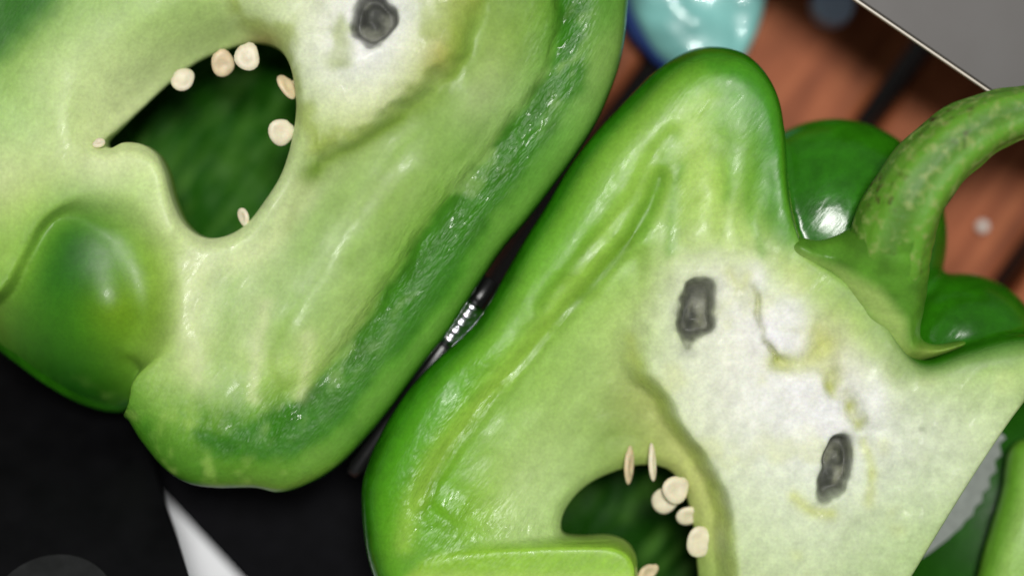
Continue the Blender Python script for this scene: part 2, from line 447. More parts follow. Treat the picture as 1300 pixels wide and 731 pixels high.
def seed(root, x, y, z, a, b, t, rz, tilt=(0, 0), mat=None, stalk=None):
    """flat teardrop disc with a raised rim; a, b half sizes, t half thickness"""
    bm = bmesh.new()
    bmesh.ops.create_uvsphere(bm, u_segments=20, v_segments=10, radius=1)
    for v in bm.verts:
        ang = math.atan2(v.co.y, v.co.x); r = math.hypot(v.co.x, v.co.y)
        k = 0.93 + 0.05 * math.sin(2 * ang + y) + 0.13 * max(0, math.cos(ang)) ** 6 - 0.10 * math.exp(-((ang - 0.55) / 0.16) ** 2) + 0.04 * math.sin(3 * ang + x)
        dish = 1 - 0.62 * math.exp(-(r / 0.5) ** 4)
        v.co = Vector((v.co.x * a * k, v.co.y * b * k, v.co.z * t * dish))
    if stalk:
        r = bmesh.ops.create_cone(bm, segments=8, radius1=t * 0.6, radius2=t * 0.95, depth=stalk, cap_ends=True)
        bmesh.ops.rotate(bm, verts=r['verts'], cent=(0, 0, 0), matrix=Matrix.Rotation(math.pi / 2, 3, 'Y'))
        bmesh.ops.translate(bm, verts=r['verts'], vec=(a + stalk * 0.35, 0, 0))
    R_ = Matrix.Rotation(math.radians(rz), 3, 'Z') @ Matrix.Rotation(math.radians(tilt[0]), 3, 'X') @ Matrix.Rotation(math.radians(tilt[1]), 3, 'Y')
    bmesh.ops.rotate(bm, verts=bm.verts, cent=(0, 0, 0), matrix=R_)
    bmesh.ops.scale(bm, verts=bm.verts, vec=(S, S, S))
    bmesh.ops.translate(bm, verts=bm.verts, vec=W(x, y, z))
    return bm_obj('seed', bm, mat or M_SEED, root, smooth=True)

GR = 'cut halves of one green bell pepper'
SKIN = lin((40, 108, 11))
# ================================================================== half without stem
def left_half():
    root = empty('bell_pepper_half', W(330, 150, TZ))
    tag(root, 'green bell pepper half without a stem, open seed cavity above a dark glossy lobe', 'bell pepper', GR)
    M = Maps(-240, 830, -360, 660); X, Y = M.X, M.Y
    sil = [(800,-60),(799,10),(790,75),(765,140),(735,190),(700,238),(668,280),(636,318),(600,372),(568,422),(538,460),(500,512),(468,552),(432,590),(395,615),(352,630),(318,624),(270,624),(232,618),(200,598),(170,562),(150,533),(128,540),(90,528),(45,500),(0,468),(-60,430),(-130,360),(-190,260),(-215,130),(-190,0),(-120,-120),(0,-230),(150,-300),(350,-340),(550,-310),(700,-230),(775,-140)]
    D = poly_d(sil, X, Y)
    holep = [(124,178),(140,160),(170,130),(205,98),(240,72),(280,55),(315,48),(345,55),(362,75),(370,105),(372,140),(366,180),(352,220),(330,255),(305,285),(275,300),(248,298),(228,280),(215,250),(207,218),(195,195),(175,181),(150,178),(135,186)]
    hole = poly_d(holep, X, Y)
    hp = [(725,40,0),(690,115,0),(640,175,0),(590,235,-2),(540,300,-2),(490,375,-2),(450,430,-2),(405,480,0),(360,520,0),
          (770,60,0),(710,190,0),(630,310,0),(550,430,0),(460,540,0),(380,590,0),(300,590,0),(230,570,0),(180,520,0),
          (655,60,-28),(605,130,-38),(545,210,-50),(480,280,-54),(420,350,-48),(370,420,-36),(320,450,-24),
          (620,30,-38),(560,110,-50),(480,170,-54),(420,220,-50),
          (375,190,-14),(345,260,-20),(290,310,-22),(250,340,-12),(240,420,-4),(260,480,-4),(330,370,-32),
          (60,80,2),(120,40,0),(200,30,-8),(20,160,2),(80,150,0),(260,25,-12),(320,20,-8),(150,110,-12),
          (155,195,6),(190,230,4),(205,280,-4),(100,200,0),(40,220,5),(0,240,5),(-20,300,0),
          (-100,100,0),(-100,250,0),(0,-100,0),(300,-150,0),(600,-150,-20),(720,-100,0),(450,-100,-10)]
    T = tps([p[:2] for p in hp], [p[2] for p in hp], X, Y)
    corep = [(612,-90),(602,5),(594,45),(578,75),(547,100),(502,130),(457,155),(417,178),(388,190),(374,150),(362,95),(345,60),(312,35),(290,0),(280,-90),(440,-140)]
    cd_ = poly_d(corep, X + 34 * fbm(X, Y, 44, 3), Y + 34 * fbm(X, Y, 44, 8))
    core = sm(-14, 12, cd_)
    core_soft = np.where(X < 400, sm(-40, 40, cd_), core)
    core_soft = core_soft * (1 - sm(30, 0, np.hypot(X - 380, Y - 190)) * 0)
    T = T * (1 - core_soft) + (-8 + 26 * fbm(X, Y, 60, 11) - 8 * sm(30, 0, cd_) * sm(380, 460, X)) * core_soft
    # edge of the mouth
    soft = np.exp(-(line_d([(150,140),(205,90),(250,62),(300,42)], X, Y) / 60) ** 2)
    dh = np.maximum(-hole, 0)
    T = T - (14 * np.exp(-(dh / 9) ** 2)) * (1 - soft) - soft * 52 * np.exp(-(dh / 42) ** 1.6)
    # the wall's cut rim steps down to the inner surface
    T = T - 11 * sm(-5, 9, poly_d([(708,-60),(702,55),(680,108),(624,180),(574,240),(524,306),(482,370),(440,430),(402,474),(362,492),(340,450),(380,380),(430,290),(500,190),(580,100),(622,-60)], X + 14 * fbm(X, Y, 34, 59), Y)) * np.exp(-(line_d([(708,-60),(702,55),(680,108),(624,180),(574,240),(524,306),(482,370),(440,430),(402,474)], X, Y) / 62) ** 2)
    # rolled flap below the mouth
    T = T + 12 * stroke([(128,205),(160,195),(188,215),(200,250),(215,285)], 24, X, Y)
    # notch with the outer lobe
    nop = [(-120,420),(-60,400),(0,372),(30,322),(55,280),(90,258),(130,258),(170,278),(195,330),(203,400),(190,450),(165,485),(148,530),(60,620),(-120,560)]
    nd_ = poly_d(nop, X, Y)
    so = 7 + 42 * sm(60, 150, X) * (1 - sm(440, 475, Y))
    notch = sm(-so * 0.6, so, nd_)
    lob = -205 + 196 * np.sqrt(np.clip(1 - ((X - 100) / 186) ** 2 - ((Y - 346) / 204) ** 2, 0, 1))
    lob = lob + 12 * np.exp(-((X - 140) / 40) ** 2 - ((Y - 395) / 40) ** 2)
    T = T * (1 - notch) + lob * notch
    T = T + 16 * fbm(X, Y, 110, 21) * (1 - notch)
    # the eye-like hollow
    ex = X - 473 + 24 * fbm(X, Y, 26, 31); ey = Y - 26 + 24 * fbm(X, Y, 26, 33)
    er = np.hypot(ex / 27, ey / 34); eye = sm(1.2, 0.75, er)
    T = T - 32 * eye + 14 * sm(0.75, 0.3, er) * (0.6 + 2 * fbm(X, Y, 18, 79))
    # --- colours
    cp = [(60,80,175,205,135),(120,40,176,206,136),(200,30,170,200,128),(20,160,172,206,132),(80,160,190,215,150),(20,55,125,170,75),(0,0,70,130,34),(45,10,110,160,65),
          (0,230,190,210,150),(60,215,186,211,142),(130,220,200,220,165),(180,240,186,215,142),(200,280,192,216,152),(0,300,150,190,92),(25,335,130,178,68),
          (240,330,196,216,162),(250,400,188,212,152),(300,330,190,214,154),(240,460,172,202,122),(290,480,160,195,108),(200,490,150,190,98),(330,400,168,198,132),
          (400,300,172,200,142),(450,250,165,195,125),(400,400,162,196,122),(500,230,162,192,122),(560,150,150,185,110),(610,120,166,192,132),(650,60,142,178,92),(640,15,132,168,78),(690,20,112,158,62),
          (725,40,75,142,40),(690,115,125,172,90),(640,180,118,166,78),(580,250,118,170,68),(530,310,118,170,68),(470,400,140,182,90),(430,450,150,186,104),(380,500,140,182,84),
          (755,60,118,162,78),(690,190,96,158,58),(565,330,76,148,28),(505,420,76,148,28),(625,295,88,152,44),(545,425,78,148,32),(440,545,80,146,34),(400,575,100,156,48),(330,595,96,148,46),(250,590,82,138,36),(200,560,82,138,36),(170,510,104,158,54),(300,530,96,150,34),(380,540,66,134,24),
          (85,300,48,114,10),(60,350,50,114,18),(100,420,68,130,16),(140,390,108,152,26),(178,400,108,152,32),(40,450,44,100,12),(120,500,42,98,10),(30,300,140,184,82),(50,262,158,196,100),(185,330,134,178,62),
          (-100,100,150,190,100),(0,-120,150,190,100),(300,-200,150,190,100),(600,-200,130,170,80),(740,-100,90,150,50)]
    C = lin(tps([p[:2] for p in cp], [p[2:] for p in cp], X, Y, 20).clip(8, 240))
    kp = [(430,60,238,240,226),(480,80,232,235,220),(440,100,226,232,208),(520,40,226,231,206),(560,30,196,210,140),(560,75,178,192,104),(500,105,218,226,180),(430,125,220,228,186),(400,170,188,208,132),(380,110,212,224,180),(340,20,205,220,165),(540,10,216,224,190),(400,10,222,228,200),(300,-60,190,210,150),(500,-80,215,225,190)]
    KC = lin(tps([p[:2] for p in kp], [p[2:] for p in kp], X, Y, 20).clip(8, 240))
    C = C * (1 - core_soft[..., None]) + KC * core_soft[..., None]
    C = mix(C, lin((112, 146, 26)), 0.75 * np.clip(stroke([(598,62),(560,112),(505,148),(460,172),(420,196),(385,225)], 15, X + 10 * fbm(X, Y, 30, 41), Y), 0, 1) * (1 - core))
    lowm = sm(470, 540, Y)
    C = mix(C, lin((62, 130, 22)), lowm * 0.7 * sm(0.0, 0.3, fbm(X, Y, 46, 67))); C = mix(C, lin((160, 200, 100)), lowm * 0.5 * sm(0.05, 0.3, fbm(X, Y, 24, 69)))
    C = mix(C, lin((178, 160, 80)), 0.6 * np.exp(-(np.hypot(X - 560, Y - 68) / 22) ** 2) * (0.6 + fbm(X, Y, 18, 43)))
    C = mix(C, lin((150, 170, 60)), 0.55 * core * sm(0.05, 0.3, fbm(X, Y, 36, 45) + 0.30 * sm(30, 0, cd_)))
    C = mix(C, lin((110, 150, 40)), 0.5 * stroke([(395,215),(375,250),(362,290)], 9, X, Y))
    C = mix(C, lin((132, 110, 58)), 0.7 * np.exp(-(np.hypot((X - 325) / 1.5, Y - 50) / 17) ** 2))
    pit = fbm(X, Y, 22, 47)
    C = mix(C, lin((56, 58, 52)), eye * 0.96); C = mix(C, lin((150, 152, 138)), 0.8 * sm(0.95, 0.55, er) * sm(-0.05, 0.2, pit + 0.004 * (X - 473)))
    wx = X + 16 * fbm((X * -0.6 + Y * 0.8) * 0.5, X * 0.8 + Y * 0.6, 16, 53) + 10 * fbm(X, Y, 60, 54); wy = Y + 16 * fbm(X, Y, 22, 55)
    band = sm(-8, 11, poly_d([(730,-60),(748,60),(724,135),(676,210),(626,282),(580,348),(530,424),(486,476),(436,538),(390,576),(335,585),(270,572),(240,545),(296,548),(346,520),(398,484),(440,432),(482,372),(524,308),(574,240),(626,180),(684,108),(708,50),(702,-60)], wx, wy))
    C = mix(C, lin((50, 118, 14)), 0.9 * band)
    C = mix(C, lin((122, 172, 78)), 0.45 * stroke([(780,60),(760,125),(702,218),(640,295),(580,378),(520,462),(450,548),(390,592)], 15, wx, wy))
    C = mix(C, lin((48, 112, 18)), sm(-22, 22, poly_d([(-300,260),(-300,-300),(200,-300),(120,-80),(66,6),(34,40),(0,74),(-60,120),(-140,230)], wx, wy)))
    for ps, ww in (([(330,385),(325,440),(322,505)], 9), ([(388,430),(380,495)], 11), ([(246,335),(240,420),(246,480)], 18), ([(300,330),(345,300),(380,240)], 16)):
        C = mix(C, lin((208, 222, 172)), 0.55 * stroke(ps, ww, wx, wy))
    for ps, ww in (([(290,360),(285,430),(275,500)], 14), ([(365,380),(350,440)], 14), ([(440,330),(470,280),(520,215)], 10), ([(600,30),(580,110),(500,190),(420,250),(385,320)], 20)):
        C = mix(C, lin((138, 178, 84)), 0.5 * stroke(ps, ww, wx, wy))
    ridge = [(728,20),(715,75),(690,120),(640,178),(590,238),(540,304),(490,378),(450,432),(405,482),(350,530)]
    wet = 0.10 + (0.45 + 0.9 * vnoise((X * -0.6 + Y * 0.8), X * 0.8 + Y * 0.6, 34, 63)) * 0.8 * np.exp(-(line_d(ridge, X - 2, Y - 2) / 38) ** 2)
    wet = np.maximum(wet, 0.6 * np.exp(-(line_d([(170,500),(220,540),(300,560),(380,530)], X, Y) / 46) ** 2))
    wet = wet * (1 - notch) * (1 - 0.7 * core_soft)
    pst = sm(0.06, 0.28, fbm((X * -0.6 + Y * 0.8) * 0.4, X * 0.8 + Y * 0.6, 17, 65)) * np.exp(-(line_d(ridge, X + 4, Y + 4) / 30) ** 2)
    C = mix(C, lin((160, 198, 120)), 0.5 * pst)
    st = fbm((X * -0.6 + Y * 0.8) * 0.35, X * 0.8 + Y * 0.6, 14, 51)
    C = C * (1 + (0.6 * st * np.clip(wet, 0, 1))[..., None])
    rough = 0.44 - 0.04 * np.clip(wet, 0, 1) - 0.04 * notch + 0.12 * core
    T = T + 9 * np.clip(wet - 0.15, 0, 1) * fbm((X * -0.6 + Y * 0.8) * 0.45, X * 0.8 + Y * 0.6, 15, 57, 2)
    rmap = 70 + 35 * sm(300, 600, X) + 0 * X
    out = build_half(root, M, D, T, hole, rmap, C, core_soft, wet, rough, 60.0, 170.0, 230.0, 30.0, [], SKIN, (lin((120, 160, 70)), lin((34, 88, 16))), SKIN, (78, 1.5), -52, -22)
    for (x, y, z, a, b, rz, tl, mt) in ((225,97,-46,15,18,100,(10,12),M_SEED),(276,76,-48,18,17,60,(15,-8),M_SEEDB),(309,69,-36,19,18,70,(8,10),M_SEED),(359,106,-44,12,19,0,(0,42),M_SEEDB),(352,165,-40,17,20,15,(10,18),M_SEED),(304,274,-40,14,9,40,(35,0),M_SEED),(123,181,-14,7,9,120,(20,20),M_SEED)):
        seed(root, x, y, z, a, b, 4.8, math.degrees(math.atan2(-(y - 170), x - 265)) if x > 130 else rz, tl, mt, stalk=8 if x > 340 else None)
    return root
# ================================================================== half with stem
def right_half():
    root = empty('bell_pepper_half', W(900, 500, TZ))
    tag(root, 'green bell pepper half with long curved stem, white core with two dark hollows and seeds', 'bell pepper', GR)
    M = Maps(430, 1380, 20, 960); X, Y = M.X, M.Y
    sil = [(455,640),(462,595),(482,550),(512,502),(548,462),(588,425),(615,392),(645,340),(668,300),(695,258),(722,212),(755,168),(800,120),(835,85),(870,62),(905,53),(945,60),(975,85),(995,125),(1003,180),(1006,240),(1014,285),(1030,322),(1065,345),(1110,380),(1145,430),(1180,456),(1230,440),(1290,424),(1335,428),(1352,462),(1330,495),(1300,520),(1240,608),(1160,738),(1110,820),(1020,890),(900,930),(760,930),(620,890),(520,820),(468,731)]
    D = poly_d(sil, X, Y)
    holep = [(715,682),(720,652),(748,622),(790,604),(830,598),(858,606),(875,632),(886,672),(892,731),(893,790),(840,800),(815,745),(812,715),(800,696),(775,687),(740,688)]
    hole = poly_d(holep, X, Y)
    hp = [(560,500,0),(600,450,0),(700,330,0),(780,220,0),(860,130,0),(930,110,0),(520,620,0),(500,700,0),(980,200,0),
          (620,560,-14),(680,480,-18),(760,390,-14),(820,310,-8),(700,560,-38),(660,640,-26),(740,500,-44),(780,440,-30),(740,620,-48),(590,650,-8),(570,710,0),(680,670,-30),
          (880,230,-8),(930,230,-4),(850,270,-8),(960,280,-4),(800,530,-55),(840,570,-64),(880,630,-58),(790,590,-62),(720,670,-46),
          (1000,400,0),(1100,600,0),(1200,550,0),(1000,700,-10),(700,820,0),(1000,800,0),(600,800,0),(850,860,0),(890,740,-60)]
    T = tps([p[:2] for p in hp], [p[2] for p in hp], X, Y)
    corep = [(850,326),(815,380),(800,430),(808,470),(835,500),(855,535),(880,570),(905,610),(920,660),(926,731),(930,800),(1020,840),(1100,830),(1185,735),(1265,610),(1330,520),(1365,480),(1340,440),(1250,462),(1180,482),(1135,480),(1125,440),(1085,385),(1030,335),(980,318),(930,316),(890,316)]
    cd_ = poly_d(corep, X + 12 * fbm(X, Y, 34, 3), Y + 12 * fbm(X, Y, 34, 8))
    upper = sm(420, 330, Y)
    so = 16 + 30 * sm(510, 380, Y)
    core = sm(-so * 0.8, so, cd_)
    T = T * (1 - core) + (2 + 9 * fbm(X, Y, 90, 11)) * core
    dh = np.maximum(-hole, 0)
    T = T - 12 * np.exp(-(dh / 10) ** 2)
    # flap at the pepper's lower end
    fd = poly_d([(490,800),(530,712),(600,694),(680,687),(760,685),(792,691),(811,709),(815,740),(800,820),(640,860)], X, Y)
    flap = sm(-4, 12, fd)
    T = T * (1 - flap) + (6 - 10 * sm(22, 0, fd) ** 2 + 5 * fbm(X, Y, 40, 61)) * flap
    g1 = [(528,640),(560,580),(600,530),(650,470),(700,415),(745,365),(790,315),(820,270),(838,225)]
    g2 = [(690,392),(722,345),(745,318),(770,290),(800,250),(826,205),(850,170)]
    wob = 12 * fbm(X, Y, 60, 71)
    G1 = stroke(g1, 11, X + wob, Y); G2 = stroke(g2, 11, X + wob, Y)
    T = T - 9 * G1 - 4 * G2
    T = T + 14 * fbm(X, Y, 110, 21) + 5 * fbm(X, Y, 40, 23) * (1 - core)
    T = T - 8 * sm(-5, 9, poly_d([(545,640),(574,582),(614,532),(664,472),(714,417),(757,367),(800,320),(824,330),(806,420),(784,480),(770,560),(720,612),(690,668),(610,672)], X + wob, Y)) * (1 - core) * np.exp(-(line_d(g1, X, Y) / 60) ** 2)
    folds = 6 * np.sin((X * 0.95 + Y * 0.12) / 11.0) * np.exp(-(np.hypot((X - 940) / 70, (Y - 250) / 90)) ** 2)
    T = T + folds * 0.6
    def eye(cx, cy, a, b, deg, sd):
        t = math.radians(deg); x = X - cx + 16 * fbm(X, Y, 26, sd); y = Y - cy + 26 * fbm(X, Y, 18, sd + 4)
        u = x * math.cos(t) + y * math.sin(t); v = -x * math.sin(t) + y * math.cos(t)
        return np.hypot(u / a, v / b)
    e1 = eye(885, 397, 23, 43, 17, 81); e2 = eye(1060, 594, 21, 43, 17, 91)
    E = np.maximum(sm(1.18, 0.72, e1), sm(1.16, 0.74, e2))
    T = T - 32 * E + 14 * sm(0.75, 0.3, np.minimum(e1, e2)) * (0.6 + 2 * fbm(X, Y, 18, 79))
    jx = X + 16 * fbm(X, Y, 20, 87); jy = Y + 16 * fbm(X, Y, 20, 89)
    crack = stroke([(960,368),(965,400),(974,430),(986,456)], 4.5, jx, jy) * (0.35 + 0.9 * vnoise(X, Y, 17, 88))
    arc = np.clip(stroke([(1056,490),(1078,510),(1093,537)], 10, jx, jy) * (0.6 + 0.7 * vnoise(X, Y, 17, 90)), 0, 1)
    gs = lambda cx, cy, a, b: np.exp(-((X - cx) / a) ** 2 - ((Y - cy) / b) ** 2)
    hol = np.clip((gs(1042, 438, 22, 28) + 0.8 * gs(1000, 462, 28, 14) + 0.6 * gs(1056, 472, 16, 14)) * (0.55 + 0.9 * vnoise(jx, jy, 22, 92)), 0, 1)
    T = T - 16 * crack - 16 * arc - 16 * hol + 27 * gs(1003, 402, 20, 34) + 20 * gs(960, 352, 15, 22) + 12 * gs(1112, 505, 18, 30) + 8 * gs(1075, 545, 30, 14) + 9 * gs(925, 470, 40, 40) - 6 * gs(890, 520, 30, 26)
    T = T + (9 * fbm(X, Y, 34, 77) + 5 * fbm(X, Y, 13, 78)) * core
    yel = np.clip(stroke([(985,458),(1015,462),(1045,442),(1040,420)], 13, X, Y) * 0.8 + stroke([(1008,630),(1030,648),(1056,652)], 8, X, Y) + stroke([(1104,640),(1108,600),(1098,560)], 7, X, Y) * (0.4 + 0.8 * vnoise(X, Y, 14, 7)) + stroke([(925,345),(940,365),(950,350)], 7, X, Y) * 0.6, 0, 1)
    T = T - 4 * yel
    # --- colours
    cp = [(560,500,95,168,34),(600,450,112,178,46),(650,390,118,178,56),(700,320,118,182,56),(760,230,128,182,62),(830,150,132,182,66),(900,110,112,172,50),(960,110,80,152,28),(985,170,76,142,28),(978,250,102,162,50),(530,600,92,162,28),(510,680,102,168,40),(590,640,128,182,56),(560,680,112,172,50),
          (640,590,164,200,116),(700,560,170,202,128),(760,480,172,204,126),(700,480,160,200,108),(780,400,172,206,120),(720,640,172,204,132),(650,660,178,210,140),(820,360,166,202,112),(850,270,152,192,92),(900,230,162,206,92),(880,170,146,192,86),(930,200,136,186,76),(950,260,142,188,88),(740,330,122,178,52),(800,260,136,188,76),(900,300,182,212,132),(960,315,186,212,142),
          (800,510,164,184,112),(850,560,178,192,120),(880,640,188,202,128),(780,560,148,178,98),(690,820,120,170,50),(900,860,130,180,80)]
    C = lin(tps([p[:2] for p in cp], [p[2:] for p in cp], X, Y, 20).clip(8, 240))
    kp = [(1200,550,212,224,188),(1250,590,202,218,170),(1180,690,184,208,146),(1050,700,206,221,178),(960,680,206,221,176),(1000,500,240,241,234),(1080,510,240,241,234),(940,440,234,236,220),(1000,400,236,238,226),(1075,420,196,210,146),(1110,425,172,204,108),(1060,385,176,204,112),(1095,460,214,222,186),(870,460,220,228,196),(835,430,202,218,164),(1300,480,176,204,126),(920,540,226,232,206),(1100,650,206,220,180),(1150,520,214,224,192),(920,340,218,224,196),(1020,350,176,204,110),(1000,820,190,210,150)]
    KC = lin(tps([p[:2] for p in kp], [p[2:] for p in kp], X, Y, 20).clip(8, 240))
    C = C * (1 - core[..., None]) + KC * core[..., None]
    C = mix(C, lin((92, 140, 14)), 0.9 * G1 * (1 - core)); C = mix(C, lin((90, 146, 22)), 0.75 * G2 * (1 - core))
    vx = X + 10 * fbm(X, Y, 30, 73); vy = Y + 10 * fbm(X, Y, 30, 75)
    C = mix(C, lin((74, 146, 28)), 0.75 * stroke([(950,100),(982,170),(988,240),(1002,300)], 22, vx, vy) * (1 - core))
    C = mix(C, lin((180, 214, 116)), 0.7 * stroke([(878,160),(892,215),(905,260),(930,305)], 22, vx, vy) * (1 - core))
    for ps, ww in (([(945,190),(952,250),(968,320)], 7), ([(915,130),(930,190),(925,250)], 8), ([(850,150),(835,230),(815,300)], 12), ([(862,210),(855,270),(850,320)], 7)):
        C = mix(C, lin((112, 168, 52)), 0.6 * stroke(ps, ww, vx, vy))
    C = mix(C, lin((158, 204, 84)), 0.7 * stroke([(515,690),(535,610),(580,545),(640,475),(700,400),(750,330),(800,250),(850,165),(900,125)], 15, vx, vy) * (1 - core))
    C = mix(C, lin((60, 140, 18)), 0.6 * stroke([(905,82),(950,100),(975,140),(985,190)], 10, X, Y))
    C = mix(C, lin((186, 206, 108)), 0.7 * stroke([(802,430),(812,475),(838,502),(860,540),(888,580),(910,625),(922,680),(927,731)], 9, X + 14 * fbm(X, Y, 22, 3), Y) * (0.6 + 0.8 * vnoise(X, Y, 20, 5)))
    C = mix(C, lin((140, 192, 48)), flap * 0.9); C = mix(C, lin((168, 205, 95)), flap * 0.7 * sm(718, 735, Y))
    C = mix(C, lin((150, 196, 70)), flap * 0.5 * stroke([(690,692),(760,700),(800,718)], 5, X, Y))
    C = mix(C, lin((186, 196, 92)), 0.75 * hol); C = mix(C, lin((238, 240, 232)), 0.8 * np.clip(gs(1003, 402, 18, 30) + gs(960, 352, 13, 20) + gs(1112, 505, 14, 26) + 0.7 * gs(1000, 520, 70, 40), 0, 1))
    C = mix(C, lin((140, 148, 78)), 0.7 * crack); C = mix(C, lin((178, 186, 104)), 0.85 * arc * (0.6 + 0.6 * vnoise(X, Y, 12, 9))); C = mix(C, lin((204, 212, 126)), 0.75 * yel)
    C = mix(C, lin((206, 214, 140)), 0.35 * core * sm(0.08, 0.3, fbm(X, Y, 44, 83)) * sm(330, 180, np.hypot(X - 1020, Y - 490)))
    C = C * (1 + (0.22 * core * fbm(X, Y, 10, 85, 2))[..., None])
    C = mix(C, lin((70, 80, 50)), 0.5 * sm(5, 2, np.hypot(X - 1171, Y - 545)))
    pit = fbm(X, Y, 20, 47)
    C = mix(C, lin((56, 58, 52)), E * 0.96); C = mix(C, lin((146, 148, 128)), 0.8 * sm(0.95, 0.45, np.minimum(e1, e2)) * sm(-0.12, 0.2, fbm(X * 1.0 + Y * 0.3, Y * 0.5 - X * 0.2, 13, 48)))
    C = mix(C, lin((150, 152, 140)), 0.5 * np.clip(sm(1.6, 1.0, e1) + sm(1.5, 1.0, e2), 0, 1) * (1 - E) * sm(-.1, .3, fbm(X, Y, 18, 49)))
    wet = 0.10 + 0.6 * np.exp(-(np.hypot((X - 600) / 90, (Y - 670) / 45)) ** 2) + 0.45 * np.exp(-(line_d([(500,680),(540,580),(620,480)], X, Y) / 34) ** 2) + 0.35 * np.exp(-(np.hypot((X - 660) / 60, (Y - 672) / 14)) ** 2) + 0.3 * np.exp(-(np.hypot((X - 820) / 70, (Y - 500) / 50)) ** 2)
    wet = np.clip(wet, 0, 1) * (1 - 0.75 * core)
    rough = 0.42 - 0.14 * wet + 0.14 * core
    T = T + 9 * np.clip(wet - 0.15, 0, 1) * fbm((X * -0.6 + Y * 0.8) * 0.5, X * 0.8 + Y * 0.6, 15, 57, 2)
    rmap = 12 + 70 * sm(1010, 900, X) + 34 * sm(520, 470, Y) * sm(1120, 1180, X) + 10 * sm(300, 200, Y)
    rmap = np.clip(rmap, 12, 90)
    lobes = [(*K(1060, 300, -120), -130, 150, 157, 92), (*K(1220, 440, -120), -125, 104, 98, 84)]
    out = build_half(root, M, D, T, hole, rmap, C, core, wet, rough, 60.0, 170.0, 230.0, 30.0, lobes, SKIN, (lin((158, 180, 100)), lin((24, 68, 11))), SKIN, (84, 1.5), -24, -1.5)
    for (x, y, z, a, b, rz, tl, mt) in ((802,596,-62,27,10,82,(55,5),M_SEEDB),(832,593,-58,25,8,98,(60,-5),M_SEED),(862,627,-58,20,19,50,(10,12),M_SEED),(850,642,-74,20,19,70,(5,-12),M_SEED),(881,662,-74,19,15,10,(25,8),M_SEED),(894,695,-60,21,22,-10,(8,14),M_SEED),(826,736,-66,16,12,30,(20,10),M_SEEDB)):
        seed(root, x, y, z, a, b, 5.0, (math.degrees(math.atan2(-(y - 700), x - 800)) - 15) if 840 < x else rz, tl, mt, stalk=13 if x > 870 else None)
    # stem
    path = [(1128,400,-52,40),(1126,365,-32,46),(1131,312,-6,50),(1148,260,14,47),(1180,212,18,44),(1222,174,20,41),(1265,152,20,35),(1305,142,18,32),(1345,134,14,31),(1395,127,8,33),(1412,125,6,34)]
    P = spline(path, False, 6); V = []; C_ = []; n = 40
    for i, (x, y, z, r) in enumerate(P):
        t = P[min(i + 1, len(P) - 1)][:3] - P[max(i - 1, 0)][:3]; t = t / np.linalg.norm(t)
        s = np.cross(t, (0, 0, 1)); s /= np.linalg.norm(s); u = np.cross(s, t)
        for k in range(n):
            a = 2 * math.pi * k / n
            rr = r * (1 + 0.05 * math.cos(5 * a + 0.5 + i * 0.02) + 0.028 * math.cos(11 * a + 1.3 + i * 0.03) + 0.03 * math.sin(3 * a + i * 0.09) + 0.02 * math.sin(i * 0.9 + a * 2))
            V.append(np.array((x, y, z)) + rr * (math.cos(a) * s + math.sin(a) * u))
            g = i / len(P)
            c = lin((96, 150, 38)) * (1 - 0.25 * math.sin(5 * a + 0.5)); c = c * (1 - g * 0.1)
            C_.append(c)
    V = np.array(V); C_ = np.array(C_); m = len(P)
    Q = np.array([[i * n + k, i * n + (k + 1) % n, (i + 1) * n + (k + 1) % n, (i + 1) * n + k] for i in range(m - 1) for k in range(n)], np.int32)
    V = np.vstack([V, P[-1][:3][None]]); C_ = np.vstack([C_, lin((150, 170, 110))[None]])
    Q = np.vstack([Q, [[(m - 1) * n + k, (m - 1) * n + (k + 1) % n, m * n, m * n] for k in range(0)]]) if False else Q
    Pw = to_world(V[:-1]); C_ = C_[:-1]
    Qf = [list(q) for q in Q] + [[(m - 1) * n + k for k in range(n)], [k for k in range(n)][::-1]]
    st = mesh_obj('stem', Pw, Qf, M_STEM, root, colr=C_)
    bm = bmesh.new(); bm.from_mesh(st.data); bmesh.ops.recalc_face_normals(bm, faces=bm.faces); bm.to_mesh(st.data); bm.free()
    # calyx: green collar that flares into the shoulder, with a pointed tip
    cal = [(1000,316),(1012,300),(1045,304),(1090,292),(1130,296),(1160,330),(1170,380),(1172,425),(1195,438),(1230,433),(1232,440),(1202,452),(1168,461),(1148,457),(1141,440),(1134,414),(1104,380),(1062,356),(1022,340)]
    MC = Maps(1000, 1260, 220, 500, 2.5); D2 = poly_d(cal, MC.X, MC.Y)
    z = np.arange(-110, 50, 2.5)
    zm = -33 - 0.10 * (MC.X - 1100) * sm(1100, 1200, MC.X) + 5 * np.sin(MC.X / 16 + MC.Y / 23)
    Fc = np.stack([(1 - np.sqrt(np.maximum(0, 1 - D2 / 40) ** 2 + ((zz - zm) / 42) ** 2)) * 36 for zz in z], -1)
    cone = np.full(Fc.shape, -1e9)
    for ax_, ay_, az_, ar_ in ((1124,420,-66,44),(1125,400,-54,48),(1126,380,-42,51),(1128,360,-32,53),(1130,340,-21,53),(1132,318,-9,52),(1137,296,0,50),(1143,276,7,47)):
        cone = np.maximum(cone, ar_ - np.sqrt((MC.X - ax_)[:, :, None] ** 2 + (MC.Y - ay_)[:, :, None] ** 2 + (z - az_)[None, None] ** 2))
    Fc = smax(Fc, cone, 26.0)
    Fc[0] = Fc[-1] = -1; Fc[:, 0] = Fc[:, -1] = -1
    V, Q = surface_nets(Fc, (1000, 220, z[0]), 2.5); V = relax(V, Q, 3)
    P = to_world(V); cc = lin((90, 144, 40))[None] * (1 + 0.8 * fbm(V[:, 0], V[:, 1], 26, 3)[:, None])
